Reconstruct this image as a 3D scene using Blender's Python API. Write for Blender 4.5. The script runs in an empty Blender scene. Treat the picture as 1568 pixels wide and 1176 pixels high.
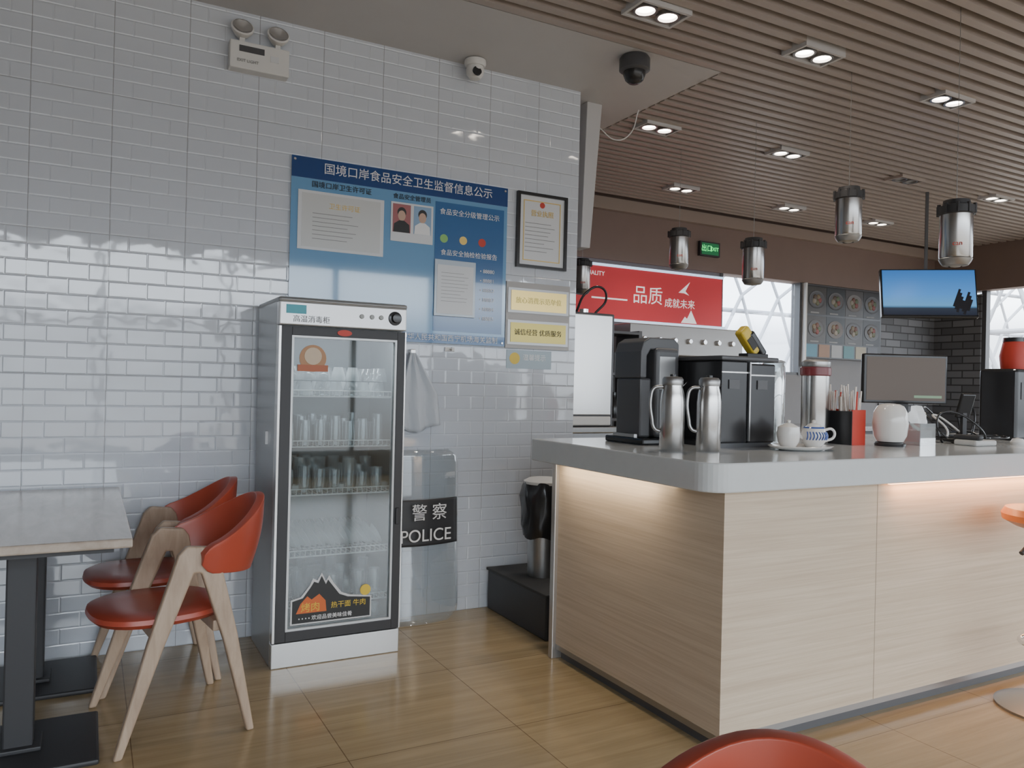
import bpy, bmesh, math, random
from mathutils import Matrix, Vector
random.seed(7)
SC=bpy.context.scene
COL=SC.collection

# ------------------------------------------------------------------ materials
def newmat(name):
    m=bpy.data.materials.new(name); m.use_nodes=True
    nt=m.node_tree; b=nt.nodes['Principled BSDF']
    return m,nt,b
def mat(name,col,rough=.5,metal=0,emit=None,es=0,coat=0,vary=0.0,vs=6):
    m,nt,b=newmat(name)
    b.inputs['Base Color'].default_value=(*col,1)
    b.inputs['Roughness'].default_value=rough
    b.inputs['Metallic'].default_value=metal
    b.inputs['Coat Weight'].default_value=coat
    if emit: 
        b.inputs['Emission Color'].default_value=(*emit,1); b.inputs['Emission Strength'].default_value=es
    if vary>0:
        tc=nt.nodes.new('ShaderNodeTexCoord'); n=nt.nodes.new('ShaderNodeTexNoise'); n.inputs['Scale'].default_value=vs
        n.inputs['Detail'].default_value=4
        r=nt.nodes.new('ShaderNodeMapRange'); r.inputs['To Min'].default_value=1-vary; r.inputs['To Max'].default_value=1+vary
        h=nt.nodes.new('ShaderNodeHueSaturation'); h.inputs['Color'].default_value=(*col,1)
        nt.links.new(tc.outputs['Object'],n.inputs['Vector']); nt.links.new(n.outputs['Fac'],r.inputs['Value'])
        nt.links.new(r.outputs['Result'],h.inputs['Value']); nt.links.new(h.outputs['Color'],b.inputs['Base Color'])
    return m
def glassmat(name,tint=(1,1,1),refl=.12,facing=.35,milky=0.0):
    m=bpy.data.materials.new(name); m.use_nodes=True; nt=m.node_tree; nt.nodes.clear()
    o=nt.nodes.new('ShaderNodeOutputMaterial'); t=nt.nodes.new('ShaderNodeBsdfTransparent'); t.inputs[0].default_value=(*tint,1)
    g=nt.nodes.new('ShaderNodeBsdfGlossy'); g.inputs['Roughness'].default_value=.03; g.inputs[0].default_value=(1,1,1,1)
    lw=nt.nodes.new('ShaderNodeLayerWeight'); lw.inputs['Blend'].default_value=facing
    mr=nt.nodes.new('ShaderNodeMapRange'); mr.inputs['To Min'].default_value=refl*.4; mr.inputs['To Max'].default_value=min(1,refl*5)
    mx=nt.nodes.new('ShaderNodeMixShader')
    nt.links.new(lw.outputs['Facing'],mr.inputs['Value']); nt.links.new(mr.outputs['Result'],mx.inputs['Fac'])
    nt.links.new(t.outputs[0],mx.inputs[1]); nt.links.new(g.outputs[0],mx.inputs[2])
    last=mx
    if milky>0:
        d=nt.nodes.new('ShaderNodeBsdfDiffuse'); d.inputs[0].default_value=(.85,.88,.9,1)
        m2=nt.nodes.new('ShaderNodeMixShader'); m2.inputs[0].default_value=milky
        nt.links.new(mx.outputs[0],m2.inputs[1]); nt.links.new(d.outputs[0],m2.inputs[2]); last=m2
    nt.links.new(last.outputs[0],o.inputs['Surface'])
    return m

def tile_mat():
    m,nt,b=newmat('glazed_brick_tile'); L=nt.links.new
    tc=nt.nodes.new('ShaderNodeTexCoord'); sp=nt.nodes.new('ShaderNodeSeparateXYZ'); L(tc.outputs['Object'],sp.inputs[0])
    ax=nt.nodes.new('ShaderNodeMath'); ax.operation='ADD'; ax.inputs[1].default_value=3.27-.065; L(sp.outputs['X'],ax.inputs[0])
    cb=nt.nodes.new('ShaderNodeCombineXYZ'); L(ax.outputs[0],cb.inputs[0]); L(sp.outputs['Z'],cb.inputs[1])
    def brick(w,h,ms,off,sm):
        n=nt.nodes.new('ShaderNodeTexBrick'); n.offset=off; n.offset_frequency=2; n.squash=1
        n.inputs['Scale'].default_value=1; n.inputs['Brick Width'].default_value=w; n.inputs['Row Height'].default_value=h
        n.inputs['Mortar Size'].default_value=ms; n.inputs['Mortar Smooth'].default_value=sm; n.inputs['Bias'].default_value=0
        n.inputs['Color1'].default_value=(1,1,1,1); n.inputs['Color2'].default_value=(.93,.93,.93,1); n.inputs['Mortar'].default_value=(1,1,1,1)
        L(cb.outputs[0],n.inputs['Vector']); return n
    bs=brick(.1635,.0726,.006,.5,1.0); bg=brick(.327,.6534,.0014,0,.1)
    mx=nt.nodes.new('ShaderNodeMix'); mx.data_type='RGBA'
    mx.inputs[6].default_value=(.585,.62,.675,1); mx.inputs[7].default_value=(.30,.30,.31,1)
    L(bg.outputs['Fac'],mx.inputs[0])
    m2=nt.nodes.new('ShaderNodeMix'); m2.data_type='RGBA'; m2.inputs[7].default_value=(.56,.58,.62,1)
    k=nt.nodes.new('ShaderNodeMath'); k.operation='MULTIPLY'; k.inputs[1].default_value=.12
    L(bs.outputs['Fac'],k.inputs[0]); L(k.outputs[0],m2.inputs[0]); L(mx.outputs[2],m2.inputs[6])
    L(m2.outputs[2],b.inputs['Base Color'])
    b.inputs['Roughness'].default_value=.05
    b.inputs['IOR'].default_value=1.85
    ns=nt.nodes.new('ShaderNodeTexNoise'); ns.inputs['Scale'].default_value=5; L(tc.outputs['Object'],ns.inputs['Vector'])
    b0=nt.nodes.new('ShaderNodeBump'); b0.inputs['Strength'].default_value=.12; b0.inputs['Distance'].default_value=.02; L(ns.outputs['Fac'],b0.inputs['Height'])
    b1=nt.nodes.new('ShaderNodeBump'); b1.invert=True; b1.inputs['Strength'].default_value=.42; b1.inputs['Distance'].default_value=.004
    L(bs.outputs['Fac'],b1.inputs['Height']); L(b0.outputs[0],b1.inputs['Normal'])
    b2=nt.nodes.new('ShaderNodeBump'); b2.invert=True; b2.inputs['Strength'].default_value=.6; b2.inputs['Distance'].default_value=.003
    L(bg.outputs['Fac'],b2.inputs['Height']); L(b1.outputs[0],b2.inputs['Normal']); L(b2.outputs[0],b.inputs['Normal'])
    return m
def grain_mat(name,c1,c2,scale,rough=.5,tile=None,joint=(.05,.035,.02),bump=.05,coat=0):
    m,nt,b=newmat(name); L=nt.links.new
    tc=nt.nodes.new('ShaderNodeTexCoord'); mp=nt.nodes.new('ShaderNodeMapping'); mp.inputs['Scale'].default_value=scale
    L(tc.outputs['Object'],mp.inputs[0])
    n=nt.nodes.new('ShaderNodeTexNoise'); n.inputs['Scale'].default_value=1; n.inputs['Detail'].default_value=8; n.inputs['Roughness'].default_value=.62; n.inputs['Distortion'].default_value=.5
    L(mp.outputs[0],n.inputs['Vector'])
    r=nt.nodes.new('ShaderNodeValToRGB'); r.color_ramp.elements[0].position=.33; r.color_ramp.elements[1].position=.67
    r.color_ramp.elements[0].color=(*c1,1); r.color_ramp.elements[1].color=(*c2,1)
    L(n.outputs['Fac'],r.inputs[0]); out=r.outputs[0]
    if tile:
        br=nt.nodes.new('ShaderNodeTexBrick'); br.offset=0; br.squash=1
        br.inputs['Scale'].default_value=1; br.inputs['Brick Width'].default_value=tile[0]; br.inputs['Row Height'].default_value=tile[1]
        br.inputs['Mortar Size'].default_value=.002; br.inputs['Mortar Smooth'].default_value=.1
        br.inputs['Color1'].default_value=(.94,.94,.94,1); br.inputs['Color2'].default_value=(1.0,1.0,1.0,1); br.inputs['Mortar'].default_value=(.5,.45,.42,1)
        m0=nt.nodes.new('ShaderNodeMapping'); m0.inputs['Location'].default_value=(tile[2],tile[3],0); L(tc.outputs['Object'],m0.inputs[0]); L(m0.outputs[0],br.inputs['Vector'])
        mx=nt.nodes.new('ShaderNodeMix'); mx.data_type='RGBA'; mx.blend_type='MULTIPLY'; mx.inputs[0].default_value=1
        L(out,mx.inputs[6]); L(br.outputs['Color'],mx.inputs[7]); out=mx.outputs[2]
    L(out,b.inputs['Base Color']); b.inputs['Roughness'].default_value=rough; b.inputs['Coat Weight'].default_value=coat
    bp=nt.nodes.new('ShaderNodeBump'); bp.inputs['Strength'].default_value=bump; bp.inputs['Distance'].default_value=.003; L(n.outputs['Fac'],bp.inputs['Height']); L(bp.outputs[0],b.inputs['Normal'])
    return m
def darkbrick():
    m,nt,b=newmat('dark_brick'); L=nt.links.new
    tc=nt.nodes.new('ShaderNodeTexCoord'); sp=nt.nodes.new('ShaderNodeSeparateXYZ'); L(tc.outputs['Object'],sp.inputs[0])
    a=nt.nodes.new('ShaderNodeMath'); a.operation='ADD'; L(sp.outputs['X'],a.inputs[0]); L(sp.outputs['Y'],a.inputs[1])
    cb=nt.nodes.new('ShaderNodeCombineXYZ'); L(a.outputs[0],cb.inputs[0]); L(sp.outputs['Z'],cb.inputs[1])
    n=nt.nodes.new('ShaderNodeTexBrick'); n.inputs['Scale'].default_value=1; n.inputs['Brick Width'].default_value=.28; n.inputs['Row Height'].default_value=.09
    n.inputs['Mortar Size'].default_value=.008; n.inputs['Color1'].default_value=(.10,.10,.105,1); n.inputs['Color2'].default_value=(.20,.20,.21,1); n.inputs['Mortar'].default_value=(.05,.05,.05,1)
    L(cb.outputs[0],n.inputs['Vector']); L(n.outputs['Color'],b.inputs['Base Color']); b.inputs['Roughness'].default_value=.6
    return m
def gradient_screen(name,stops,z0,z1,strength):
    m,nt,b=newmat(name); L=nt.links.new
    tc=nt.nodes.new('ShaderNodeTexCoord'); sp=nt.nodes.new('ShaderNodeSeparateXYZ'); L(tc.outputs['Object'],sp.inputs[0])
    mr=nt.nodes.new('ShaderNodeMapRange'); mr.inputs['From Min'].default_value=z0; mr.inputs['From Max'].default_value=z1; L(sp.outputs['Z'],mr.inputs['Value'])
    r=nt.nodes.new('ShaderNodeValToRGB'); e=r.color_ramp.elements
    while len(e)<len(stops): e.new(.5)
    for i,(p,c) in enumerate(stops): e[i].position=p; e[i].color=(*c,1)
    L(mr.outputs[0],r.inputs[0]); L(r.outputs[0],b.inputs['Emission Color']); b.inputs['Emission Strength'].default_value=strength
    b.inputs['Base Color'].default_value=(.02,.02,.02,1); b.inputs['Roughness'].default_value=.2
    return m

TILE=tile_mat()
FLOORM=grain_mat('wood_look_floor_tile',(.33,.245,.135),(.44,.335,.195),(1.2,22,1),.18,tile=(.655,.655,-.155,.0),bump=.025)
PANEL=grain_mat('whitewashed_oak_panel',(.46,.365,.265),(.58,.475,.36),(1.6,1.6,75),.5,bump=.10)
TABLEW=grain_mat('grey_oak_tabletop',(.34,.275,.22),(.47,.395,.325),(14,3,14),.2,bump=.04)
CHAIRW=grain_mat('chair_beech',(.33,.235,.165),(.46,.345,.25),(25,25,4),.45)
LEATHER=mat('red_leather',(.38,.062,.034),.33,vary=.08)
WHITEP=mat('white_paint',(.55,.535,.53),.6,vary=.03)
WESTP=mat('west_wall_bounce_grey',(.32,.31,.30),.6,vary=.03)  # unseen wall, darkened to cut its bounce onto the counter side
DARKP=mat('dark_plenum',(.022,.02,.019),.9)
SLAT=mat('taupe_slat',(.42,.36,.32),.42,vary=.06,vs=2)
BROWN=mat('brown_bulkhead',(.22,.155,.13),.6,vary=.05)
GREYW=mat('grey_wall',(.20,.19,.19),.6,vary=.05)
STONE=mat('counter_solid_surface',(.56,.58,.585),.13,vary=.03,vs=30)
STEEL=mat('brushed_steel',(.54,.53,.52),.25,1)
CANM=mat('pendant_can_metal',(.50,.49,.48),.22,1)
STEELD=mat('steel_dull',(.40,.40,.40),.4,1)
CHROME=mat('chrome',(.8,.8,.8),.1,1)
FRIDGEM=mat('fridge_silver',(.36,.37,.375),.35,.7,vary=.03)
BLACK=mat('black_gloss',(.026,.026,.028),.2)
BLACKM=mat('black_matte',(.035,.035,.038),.5)
DGREY=mat('dark_grey',(.08,.08,.085),.4)
WHITE=mat('white_plastic',(.70,.69,.67),.4)
CERAM=mat('white_ceramic',(.74,.72,.69),.12)
PAPER=mat('paper',(.66,.67,.68),.3)
BLUE=mat('poster_blue',(.035,.14,.34),.12,coat=.6)
BLUEL=mat('poster_light_blue',(.15,.34,.57),.08,coat=1)
BLUED=mat('poster_dark_blue',(.015,.06,.21),.12,coat=.6)
BRASS=mat('brass_plate',(.86,.66,.26),.36,.85)
BRASSD=mat('brass_dark',(.46,.38,.13),.36,.85)
GOLD=mat('gold',(.7,.5,.15),.4,.3)
RED=mat('sign_red',(.50,.03,.04),.4,emit=(.8,.06,.07),es=.25)
REDB=mat('red_box',(.55,.05,.03),.5)
WTXT=mat('white_text',(.80,.80,.80),.5)
BTXT=mat('black_text',(.02,.02,.02),.5)
GTXT=mat('grey_text',(.25,.25,.25),.5)
WEMIT=mat('sign_text_lit',(.9,.9,.9),.5,emit=(1,1,1),es=.5)
YEL=mat('yellow_pack',(.70,.50,.05),.4)
GREEN=mat('green_lit',(.05,.5,.1),.5,emit=(.1,1,.25),es=1.5)
GRN=mat('green_print',(.25,.5,.15),.5)
ORNG=mat('orange_leather',(.52,.17,.05),.35)
LAMPON=mat('lamp_on',(1,1,1),.5,emit=(1,.88,.74),es=18)
LAMPOFF=mat('lamp_off',(.4,.38,.35),.3)
LEDW=mat('led_strip_warm',(1,1,1),.5,emit=(1,.86,.66),es=7)
LEDO=mat('led_strip_orange',(1,1,1),.5,emit=(1,.48,.20),es=8)
GLASS=glassmat('door_glass',(.74,.78,.79),.12)
GLASSW=glassmat('glassware',(.86,.89,.90),.30,.5,milky=.16)
SHIELDG=glassmat('polycarbonate',(.86,.89,.91),.16,.3,milky=.12)
JARG=glassmat('jar_glass',(.85,.88,.88),.22,.5,milky=.12)
WGLASS=glassmat('window_glass',(.95,.97,1),.05)
SKIN=mat('portrait_skin',(.55,.36,.27),.5)
TRUSS=mat('white_truss',(.40,.41,.44),.5)
BRICKD=darkbrick()
MAROON=mat('maroon_lid',(.18,.03,.035),.3)
BLUEPR=mat('blue_print',(.05,.10,.35),.2)
AMBER=mat('amber_label',(.40,.19,.07),.4)
CYAN=mat('teal_sticker',(.05,.35,.42),.4)

# ------------------------------------------------------------------ helpers
def empty(name,loc=(0,0,0),rz=0):
    o=bpy.data.objects.new(name,None); o.location=loc; o.rotation_euler[2]=rz; COL.objects.link(o); o.empty_display_size=.1; return o
def finish(bm,name,m,parent=None,smooth=False,bevel=0,bseg=2,loc=None,rot=None):
    me=bpy.data.meshes.new(name); bmesh.ops.recalc_face_normals(bm,faces=bm.faces); bm.to_mesh(me); bm.free()
    o=bpy.data.objects.new(name,me); COL.objects.link(o)
    for mm in (m if isinstance(m,(list,tuple)) else [m]): me.materials.append(mm)
    if smooth:
        for p in me.polygons: p.use_smooth=True
        try: me.set_sharp_from_angle(angle=math.radians(38))
        except Exception: pass
    if bevel:
        b=o.modifiers.new('b','BEVEL'); b.width=bevel; b.segments=bseg; b.limit_method='ANGLE'
    if parent: o.parent=parent
    if loc: o.location=loc
    if rot: o.rotation_euler=rot
    return o
def bbox(bm,x0,x1,y0,y1,z0,z1,mi=0,mx=None):
    vs=[bm.verts.new(p) for p in [(x0,y0,z0),(x1,y0,z0),(x1,y1,z0),(x0,y1,z0),(x0,y0,z1),(x1,y0,z1),(x1,y1,z1),(x0,y1,z1)]]
    if mx is not None:
        for v in vs: v.co=mx@v.co
    for f in [(0,3,2,1),(4,5,6,7),(0,1,5,4),(1,2,6,5),(2,3,7,6),(3,0,4,7)]:
        fc=bm.faces.new([vs[i] for i in f]); fc.material_index=mi
def box(name,x0,x1,y0,y1,z0,z1,m,parent=None,bevel=0,**k):
    bm=bmesh.new(); bbox(bm,x0,x1,y0,y1,z0,z1); return finish(bm,name,m,parent,bevel=bevel,**k)
def boxes(name,lst,m,parent=None,bevel=0,**k):
    bm=bmesh.new()
    for b in lst: bbox(bm,*b)
    return finish(bm,name,m,parent,bevel=bevel,**k)
def lathe_bm(bm,prof,c=(0,0,0),seg=32,mi=0,mx=None,sx=1,sy=1):
    rings=[]
    for r,z in prof:
        if r<=1e-6:
            p=Vector((c[0],c[1],c[2]+z)); v=bm.verts.new(mx@p if mx else p); rings.append([v])
        else:
            ring=[]
            for i in range(seg):
                a=2*math.pi*i/seg; p=Vector((c[0]+sx*r*math.cos(a),c[1]+sy*r*math.sin(a),c[2]+z)); ring.append(bm.verts.new(mx@p if mx else p))
            rings.append(ring)
    for a,b in zip(rings,rings[1:]):
        for i in range(seg):
            j=(i+1)%seg
            if len(a)==1 and len(b)==1: continue
            if len(a)==1: f=bm.faces.new([a[0],b[j],b[i]])
            elif len(b)==1: f=bm.faces.new([a[i],a[j],b[0]])
            else: f=bm.faces.new([a[i],a[j],b[j],b[i]])
            f.material_index=mi
def lathe(name,prof,c,m,parent=None,seg=32,**k):
    bm=bmesh.new(); lathe_bm(bm,prof,c,seg); return finish(bm,name,m,parent,smooth=True,**k)
def cylp(r,h,b=.004):
    return [(0,0),(r-b,0),(r,b),(r,h-b),(r-b,h),(0,h)]
def tube(name,pts,r,m,parent=None,closed=False,res=4):
    cu=bpy.data.curves.new(name,'CURVE'); cu.dimensions='3D'; cu.bevel_depth=r; cu.bevel_resolution=res; cu.use_fill_caps=True
    s=cu.splines.new('BEZIER'); s.bezier_points.add(len(pts)-1)
    for bp,p in zip(s.bezier_points,pts):
        bp.co=p; bp.handle_left_type=bp.handle_right_type='AUTO'
    s.use_cyclic_u=closed
    o=bpy.data.objects.new(name,cu); COL.objects.link(o); cu.materials.append(m)
    if parent: o.parent=parent
    return o
def text(name,s,loc,size,m,parent=None,rot=(math.pi/2,0,0),align='LEFT',ext=.0008,w=None):
    cu=bpy.data.curves.new(name,'FONT'); cu.body=s; cu.size=size; cu.extrude=ext; cu.align_x=align; cu.align_y='CENTER'
    cu.materials.append(m); o=bpy.data.objects.new(name,cu); COL.objects.link(o); o.location=loc; o.rotation_euler=rot
    if w: o.scale[0]=w
    if parent: o.parent=parent
    return o
def rod_bm(bm,p,q,r,seg=8,mi=0):
    p=Vector(p);q=Vector(q);d=q-p; l=d.length
    mx=Matrix.Translation(p)@d.to_track_quat('Z','Y').to_matrix().to_4x4()
    lathe_bm(bm,[(0,0),(r,0),(r,l),(0,l)],(0,0,0),seg,mi,mx)

YW=4.11; ZC=3.14; YB=6.3; XR=9.5; XL=-3.0; YF=-3.5
# ------------------------------------------------------------------ shell
box('floor',XL-.1,XR+.2,YF-.2,YB+.2,-.1,0,FLOORM)
box('wall_left_tiled',XL,2.65,YW,YW+.22,0,ZC+.02,TILE)
box('wall_west',XL-.15,XL,YF,YW+.2,0,3.4,WESTP)
boxes('wall_back',[(2.4,5.87,YB,YB+.15,0,2.55),(5.87,7.11,YB,YB+.15,0,1.5),(7.11,8.46,YB,YB+.15,0,2.55)],GREYW)
boxes('wall_back_brick',[(8.46,XR+.15,YB-.02,YB+.15,0,2.55),(XR,XR+.15,5.68,YB-.02,0,2.55)],BRICKD)
boxes('trim_bulkhead',[(2.4,XR+.15,YB-.03,YB+.15,2.55,3.3),(XR-.03,XR+.15,YF,YB-.03,2.59,3.3)],BROWN)
box('trim_bulkhead_lip',2.66,XR-.04,YB-.10,YB-.031,3.02,3.135,mat('lip',(.32,.25,.21),.5))
box('wall_inner_return',2.4,2.66,YW+.22,YB-.03,0,ZC+.02,GREYW)
boxes('wall_right',[(XR,XR+.15,YF,5.68,0,.9),(XR,XR+.15,YF,-2.2,.9,2.59)],GREYW)
box('ceiling',XL-.1,XR+.2,YF-.2,YB+.2,3.30,3.40,DARKP)
box('ceiling_soffit',XL,3.17,3.43,YB-.03,ZC,3.29,WHITEP)
bm=bmesh.new(); y=YF+.05; P=.096
while y<YB-.15:
    x0=3.175 if y+.05>3.42 else XL
    bbox(bm,x0,XR-.035,y,y+.048,ZC-.005,ZC+.05)
    y+=P
for xx in [-2,-.5,1,2.5,4,5.5,7,8.5]:
    bbox(bm,xx,xx+.04,YF+.05,3.4 if xx<3.17 else YB-.1,ZC+.052,ZC+.09)
finish(bm,'ceiling_slats',SLAT)
# window wall behind the camera
fr=[(XL,XR,YF-.08,YF,0,.35),(XL,XR,YF-.08,YF,3.0,3.4),(XL,XR,YF-.06,YF,2.0,2.07)]
x=XL
while x<=XR: fr.append((x-.035,x+.035,YF-.09,YF+.01,.351,2.999)); x+=1.56
boxes('window_1',fr,WHITE)
box('window_2',5.92,7.06,YB+.06,YB+.07,1.53,2.545,WGLASS)
w=boxes('window_2_frame',[(5.87,5.91,YB-.01,YB+.1,1.5,2.55),(7.07,7.10,YB-.01,YB+.1,1.5,2.55),(5.91,7.07,YB,YB+.1,1.5,1.53)],DGREY)
fr=[(XR+.02,XR+.1,-2.2,5.68,.9,.95)]
y=-2.2
while y<=5.7: fr.append((XR+.02,XR+.1,y-.03,y+.03,.95,2.59)); y+=1.31
boxes('window_3_frame',fr,DGREY)
# terminal roof structure outside
bm=bmesh.new()
for k in range(-4,18):
    a=(4+k*1.0)
    rod_bm(bm,(a,11.5,1.0),(a+1.3,11.5,3.2),.035); rod_bm(bm,(a+1.3,11.5,3.2),(a+4.0,11.5,5.0),.035)
    rod_bm(bm,(a+2.2,11.5,1.0),(a+1.3,11.5,3.2),.03); rod_bm(bm,(a+1.3,11.5,3.2),(a-.2,11.5,6.0),.03)
for z in (1.6,2.9,3.9): rod_bm(bm,(0,11.6,z),(24,11.6,z),.045)
for k in range(-3,16):
    a=-6+k*1.0
    rod_bm(bm,(14.5,a,1.0),(14.5,a+2,5.5),.04); rod_bm(bm,(14.5,a+1.2,1.0),(14.5,a-.6,5.5),.03)
for z in (1.6,2.5,3.4): rod_bm(bm,(14.6,-10,z),(14.6,12,z),.045)
finish(bm,'terminal_roof_truss',TRUSS)

# ------------------------------------------------------------------ ceiling lights
def downlight(x,y,on=True,z=ZC-.02):
    e=empty('ceiling_downlight',(x,y,z))
    bm=bmesh.new()
    a,b=.15,.085
    bbox(bm,-a,a,-b,-b+.015,-.006,.06); bbox(bm,-a,a,b-.015,b,-.006,.06)
    bbox(bm,-a,-a+.015,-b+.015,b-.015,-.006,.06); bbox(bm,a-.015,a,-b+.015,b-.015,-.006,.06); bbox(bm,-a,a,-b,b,.06,.07)
    finish(bm,'housing',WHITEP if on else SLAT,e)
    for i,dx in enumerate((-.068,.068)):
        lathe('ring_%d'%i,[(.048,-.004),(.06,-.004),(.06,.045),(.048,.045),(.048,-.004)],(dx,0,0),STEELD,e,24)
        lathe('lamp_%d'%i,[(0,.004),(.046,.01),(.046,.02),(0,.02)],(dx,0,0),LAMPON if on else LAMPOFF,e,24)
    if on:
        l=bpy.data.lights.new('spot','SPOT'); l.energy=36; l.color=(1,.88,.74); l.spot_size=math.radians(95); l.spot_blend=.7; l.shadow_soft_size=.06
        o=bpy.data.objects.new('spot',l); COL.objects.link(o); o.parent=e; o.location=(0,0,-.03)
for x,y,on in [(2.38,3.03,1),(3.40,2.97,1),(4.62,3.0,1),(5.85,3.0,1),(3.45,4.36,1),(4.66,4.3,1),(6.05,4.29,0),(7.3,4.25,1),(4.69,5.56,1),(6.07,5.56,1),(7.35,5.52,1)]:
    downlight(x,y,on)

# ------------------------------------------------------------------ wall items
e=empty('emergency_light',(.71,YW-.001,2.90))
box('case',-.143,.143,-.07,0,-.068,.068,WHITE,e,bevel=.006)
box('panel_strip',-.10,.02,-.073,-.069,.015,.045,DGREY,e)
box('button',.05,.09,-.073,-.069,-.01,.02,PAPER,e)
text('label','EXIT LIGHT',(-.11,-.074,-.03),.02,GTXT,e)
for i,dx in enumerate((-.085,.088)):
    mx=Matrix.Translation((dx,-.05,.135))@Matrix.Rotation(math.radians(62),4,'X')
    bm=bmesh.new(); lathe_bm(bm,[(0,-.045),(.03,-.04),(.052,-.005),(.055,.012),(.048,.016)],seg=24,mx=mx); finish(bm,'lamp_head_%d'%i,WHITE,e,smooth=True)
    bm=bmesh.new(); lathe_bm(bm,[(.048,.014),(.03,.0),(.01,-.01),(0,-.01)],seg=24,mx=mx); finish(bm,'reflector_%d'%i,CHROME,e,smooth=True)
    box('neck_%d'%i,dx-.012,dx+.012,-.055,-.03,.06,.10,WHITE,e)
e=empty('security_camera',(1.88,YW-.09,3.135))
lathe('base',[(0,0),(.06,0),(.062,-.02),(.055,-.035),(0,-.035)],(0,0,0),WHITE,e)
lathe('ball',[(0,-.11),(.03,-.103),(.048,-.08),(.052,-.055),(.045,-.03),(0,-.03)],(0,0,0),WHITE,e)
bm=bmesh.new(); lathe_bm(bm,[(0,0),(.026,0),(.026,-.012),(0,-.012)],seg=20,mx=Matrix.Translation((-.01,-.035,-.08))@Matrix.Rotation(math.radians(75),4,'X')@Matrix.Translation((0,0,.02))); finish(bm,'lens',BLACK,e,smooth=True)
e=empty('dome_camera',(2.62,3.52,ZC))
lathe('housing',[(0,0),(.075,0),(.085,-.015),(.085,-.075),(.07,-.085),(0,-.085)],(0,0,0),DGREY,e)
lathe('dome',[(.062,-.08),(.062,-.10),(.05,-.13),(.03,-.147),(0,-.152)],(0,0,0),BLACK,e)
e=empty('wall_hook',(1.80,YW-.002,1.50)); box('plate',-.03,.03,-.01,0,-.012,.012,WHITE,e,bevel=.003); tube('peg',[(0,-.01,0),(0,-.03,-.005),(0,-.035,.01)],.004,STEEL,e)

# blue notice poster
PX0,PX1,PZ0,PZ1=.889,2.147,1.531,2.463
e=empty('notice_poster',(1.5,YW-.002,2.0))
yp=-.012
def pb(name,x0,x1,y0,y1,z0,z1,m,**k): return box(name,x0-1.5,x1-1.5,y0,y1,z0-2,z1-2,m,e,**k)
def pt(name,s,x,y,z,size,m,**k): return text(name,s,(x-1.5,y,z-2),size,m,e,**k)
def pm(x,y,z,sc=(1,1,1,1)): return Matrix.Translation((x-1.5,y,z-2))@Matrix.Rotation(math.pi/2,4,'X')@Matrix.Diagonal(sc)
pb('board',PX0,PX1,yp,0,PZ0,PZ1,BLUEL)
pb('header',PX0,PX1,yp-.002,yp,2.355,PZ1,BLUED)
pb('right_field',1.69,2.125,yp-.002,yp,1.60,2.33,BLUE)
pb('footer',PX0,PX1,yp-.002,yp,PZ0,1.585,BLUE)
pb('licence_pocket',.925,1.388,yp-.004,yp,1.985,2.292,PAPER)
pb('licence_inner',.945,1.368,yp-.005,yp-.004,2.0,2.278,mat('cream',(.60,.61,.60),.2))
pt('title','国境口岸食品安全卫生监督信息公示',1.55,yp-.004,2.412,.062,WTXT,align='CENTER')
pt('sub_1','国境口岸卫生许可证',1.155,yp-.004,2.325,.036,BTXT,align='CENTER')
pt('sub_2','食品安全管理员',1.55,yp-.004,2.325,.032,BTXT,align='CENTER')
pt('sub_3','食品安全分级管理公示',1.905,yp-.004,2.275,.038,WTXT,align='CENTER')
pt('sub_4','食品安全抽检检验报告',1.905,yp-.004,2.045,.036,WTXT,align='CENTER')
pt('sub_5','中华人民共和国西宁机场海关监制',1.80,yp-.004,1.56,.04,WTXT,align='CENTER')
pt('lic_title','卫生许可证',1.17,yp-.0065,2.22,.034,GOLD,align='CENTER')
for i in range(7): pb('lic_line_%d'%i,1.0,1.0+.18+.1*random.random(),yp-.0058,yp-.005,2.175-i*.022,2.178-i*.022,GTXT)
pb('photo_card',1.428,1.676,yp-.004,yp,2.08,2.295,PAPER)
for i,(cx,bgc) in enumerate(((1.49,BTXT),(1.612,PAPER))):
    pb('photo_bg_%d'%i,cx-.052,cx+.052,yp-.0048,yp-.004,2.13,2.285,mat('photo_bg',(.36,.12,.12) if i==0 else (.25,.38,.55),.4))
    bm=bmesh.new(); lathe_bm(bm,[(0,0),(.026,0),(.026,.0004),(0,.0004)],seg=20,mx=pm(cx,yp-.0048,2.24,(1,1.1,1,1))); finish(bm,'photo_hair_%d'%i,BTXT,e)
    bm=bmesh.new(); lathe_bm(bm,[(0,0),(.022,0),(.022,.0008),(0,.0008)],seg=20,mx=pm(cx,yp-.0048,2.222,(1,1.3,1,1))); finish(bm,'photo_head_%d'%i,SKIN,e)
    bm=bmesh.new(); vs=[bm.verts.new((cx+a-1.5,yp-.0060,z-2)) for a,z in ((-.048,2.13),(.048,2.13),(.044,2.175),(.015,2.195),(-.015,2.195),(-.044,2.175))]; bm.faces.new(vs); finish(bm,'photo_body_%d'%i,BTXT if i==0 else WTXT,e)
for i,(cx,mm) in enumerate(((1.745,GRN),(1.865,GOLD),(1.985,REDB))):
    bm=bmesh.new(); lathe_bm(bm,[(0,0),(.024,0),(.024,.001),(0,.001)],seg=20,mx=pm(cx,yp-.002,2.125)); finish(bm,'grade_face_%d'%i,mm,e)
pb('report_sleeve',1.69,1.945,yp-.012,yp-.004,1.685,2.005,mat('sleeve',(.50,.58,.66),.12),bevel=.003)
pb('report_paper',1.705,1.93,yp-.014,yp-.012,1.70,1.975,PAPER)
for i in range(9): pb('report_line_%d'%i,1.73,1.9-.06*random.random(),yp-.0146,yp-.014,1.93-i*.02,1.932-i*.02,GTXT)
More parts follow.
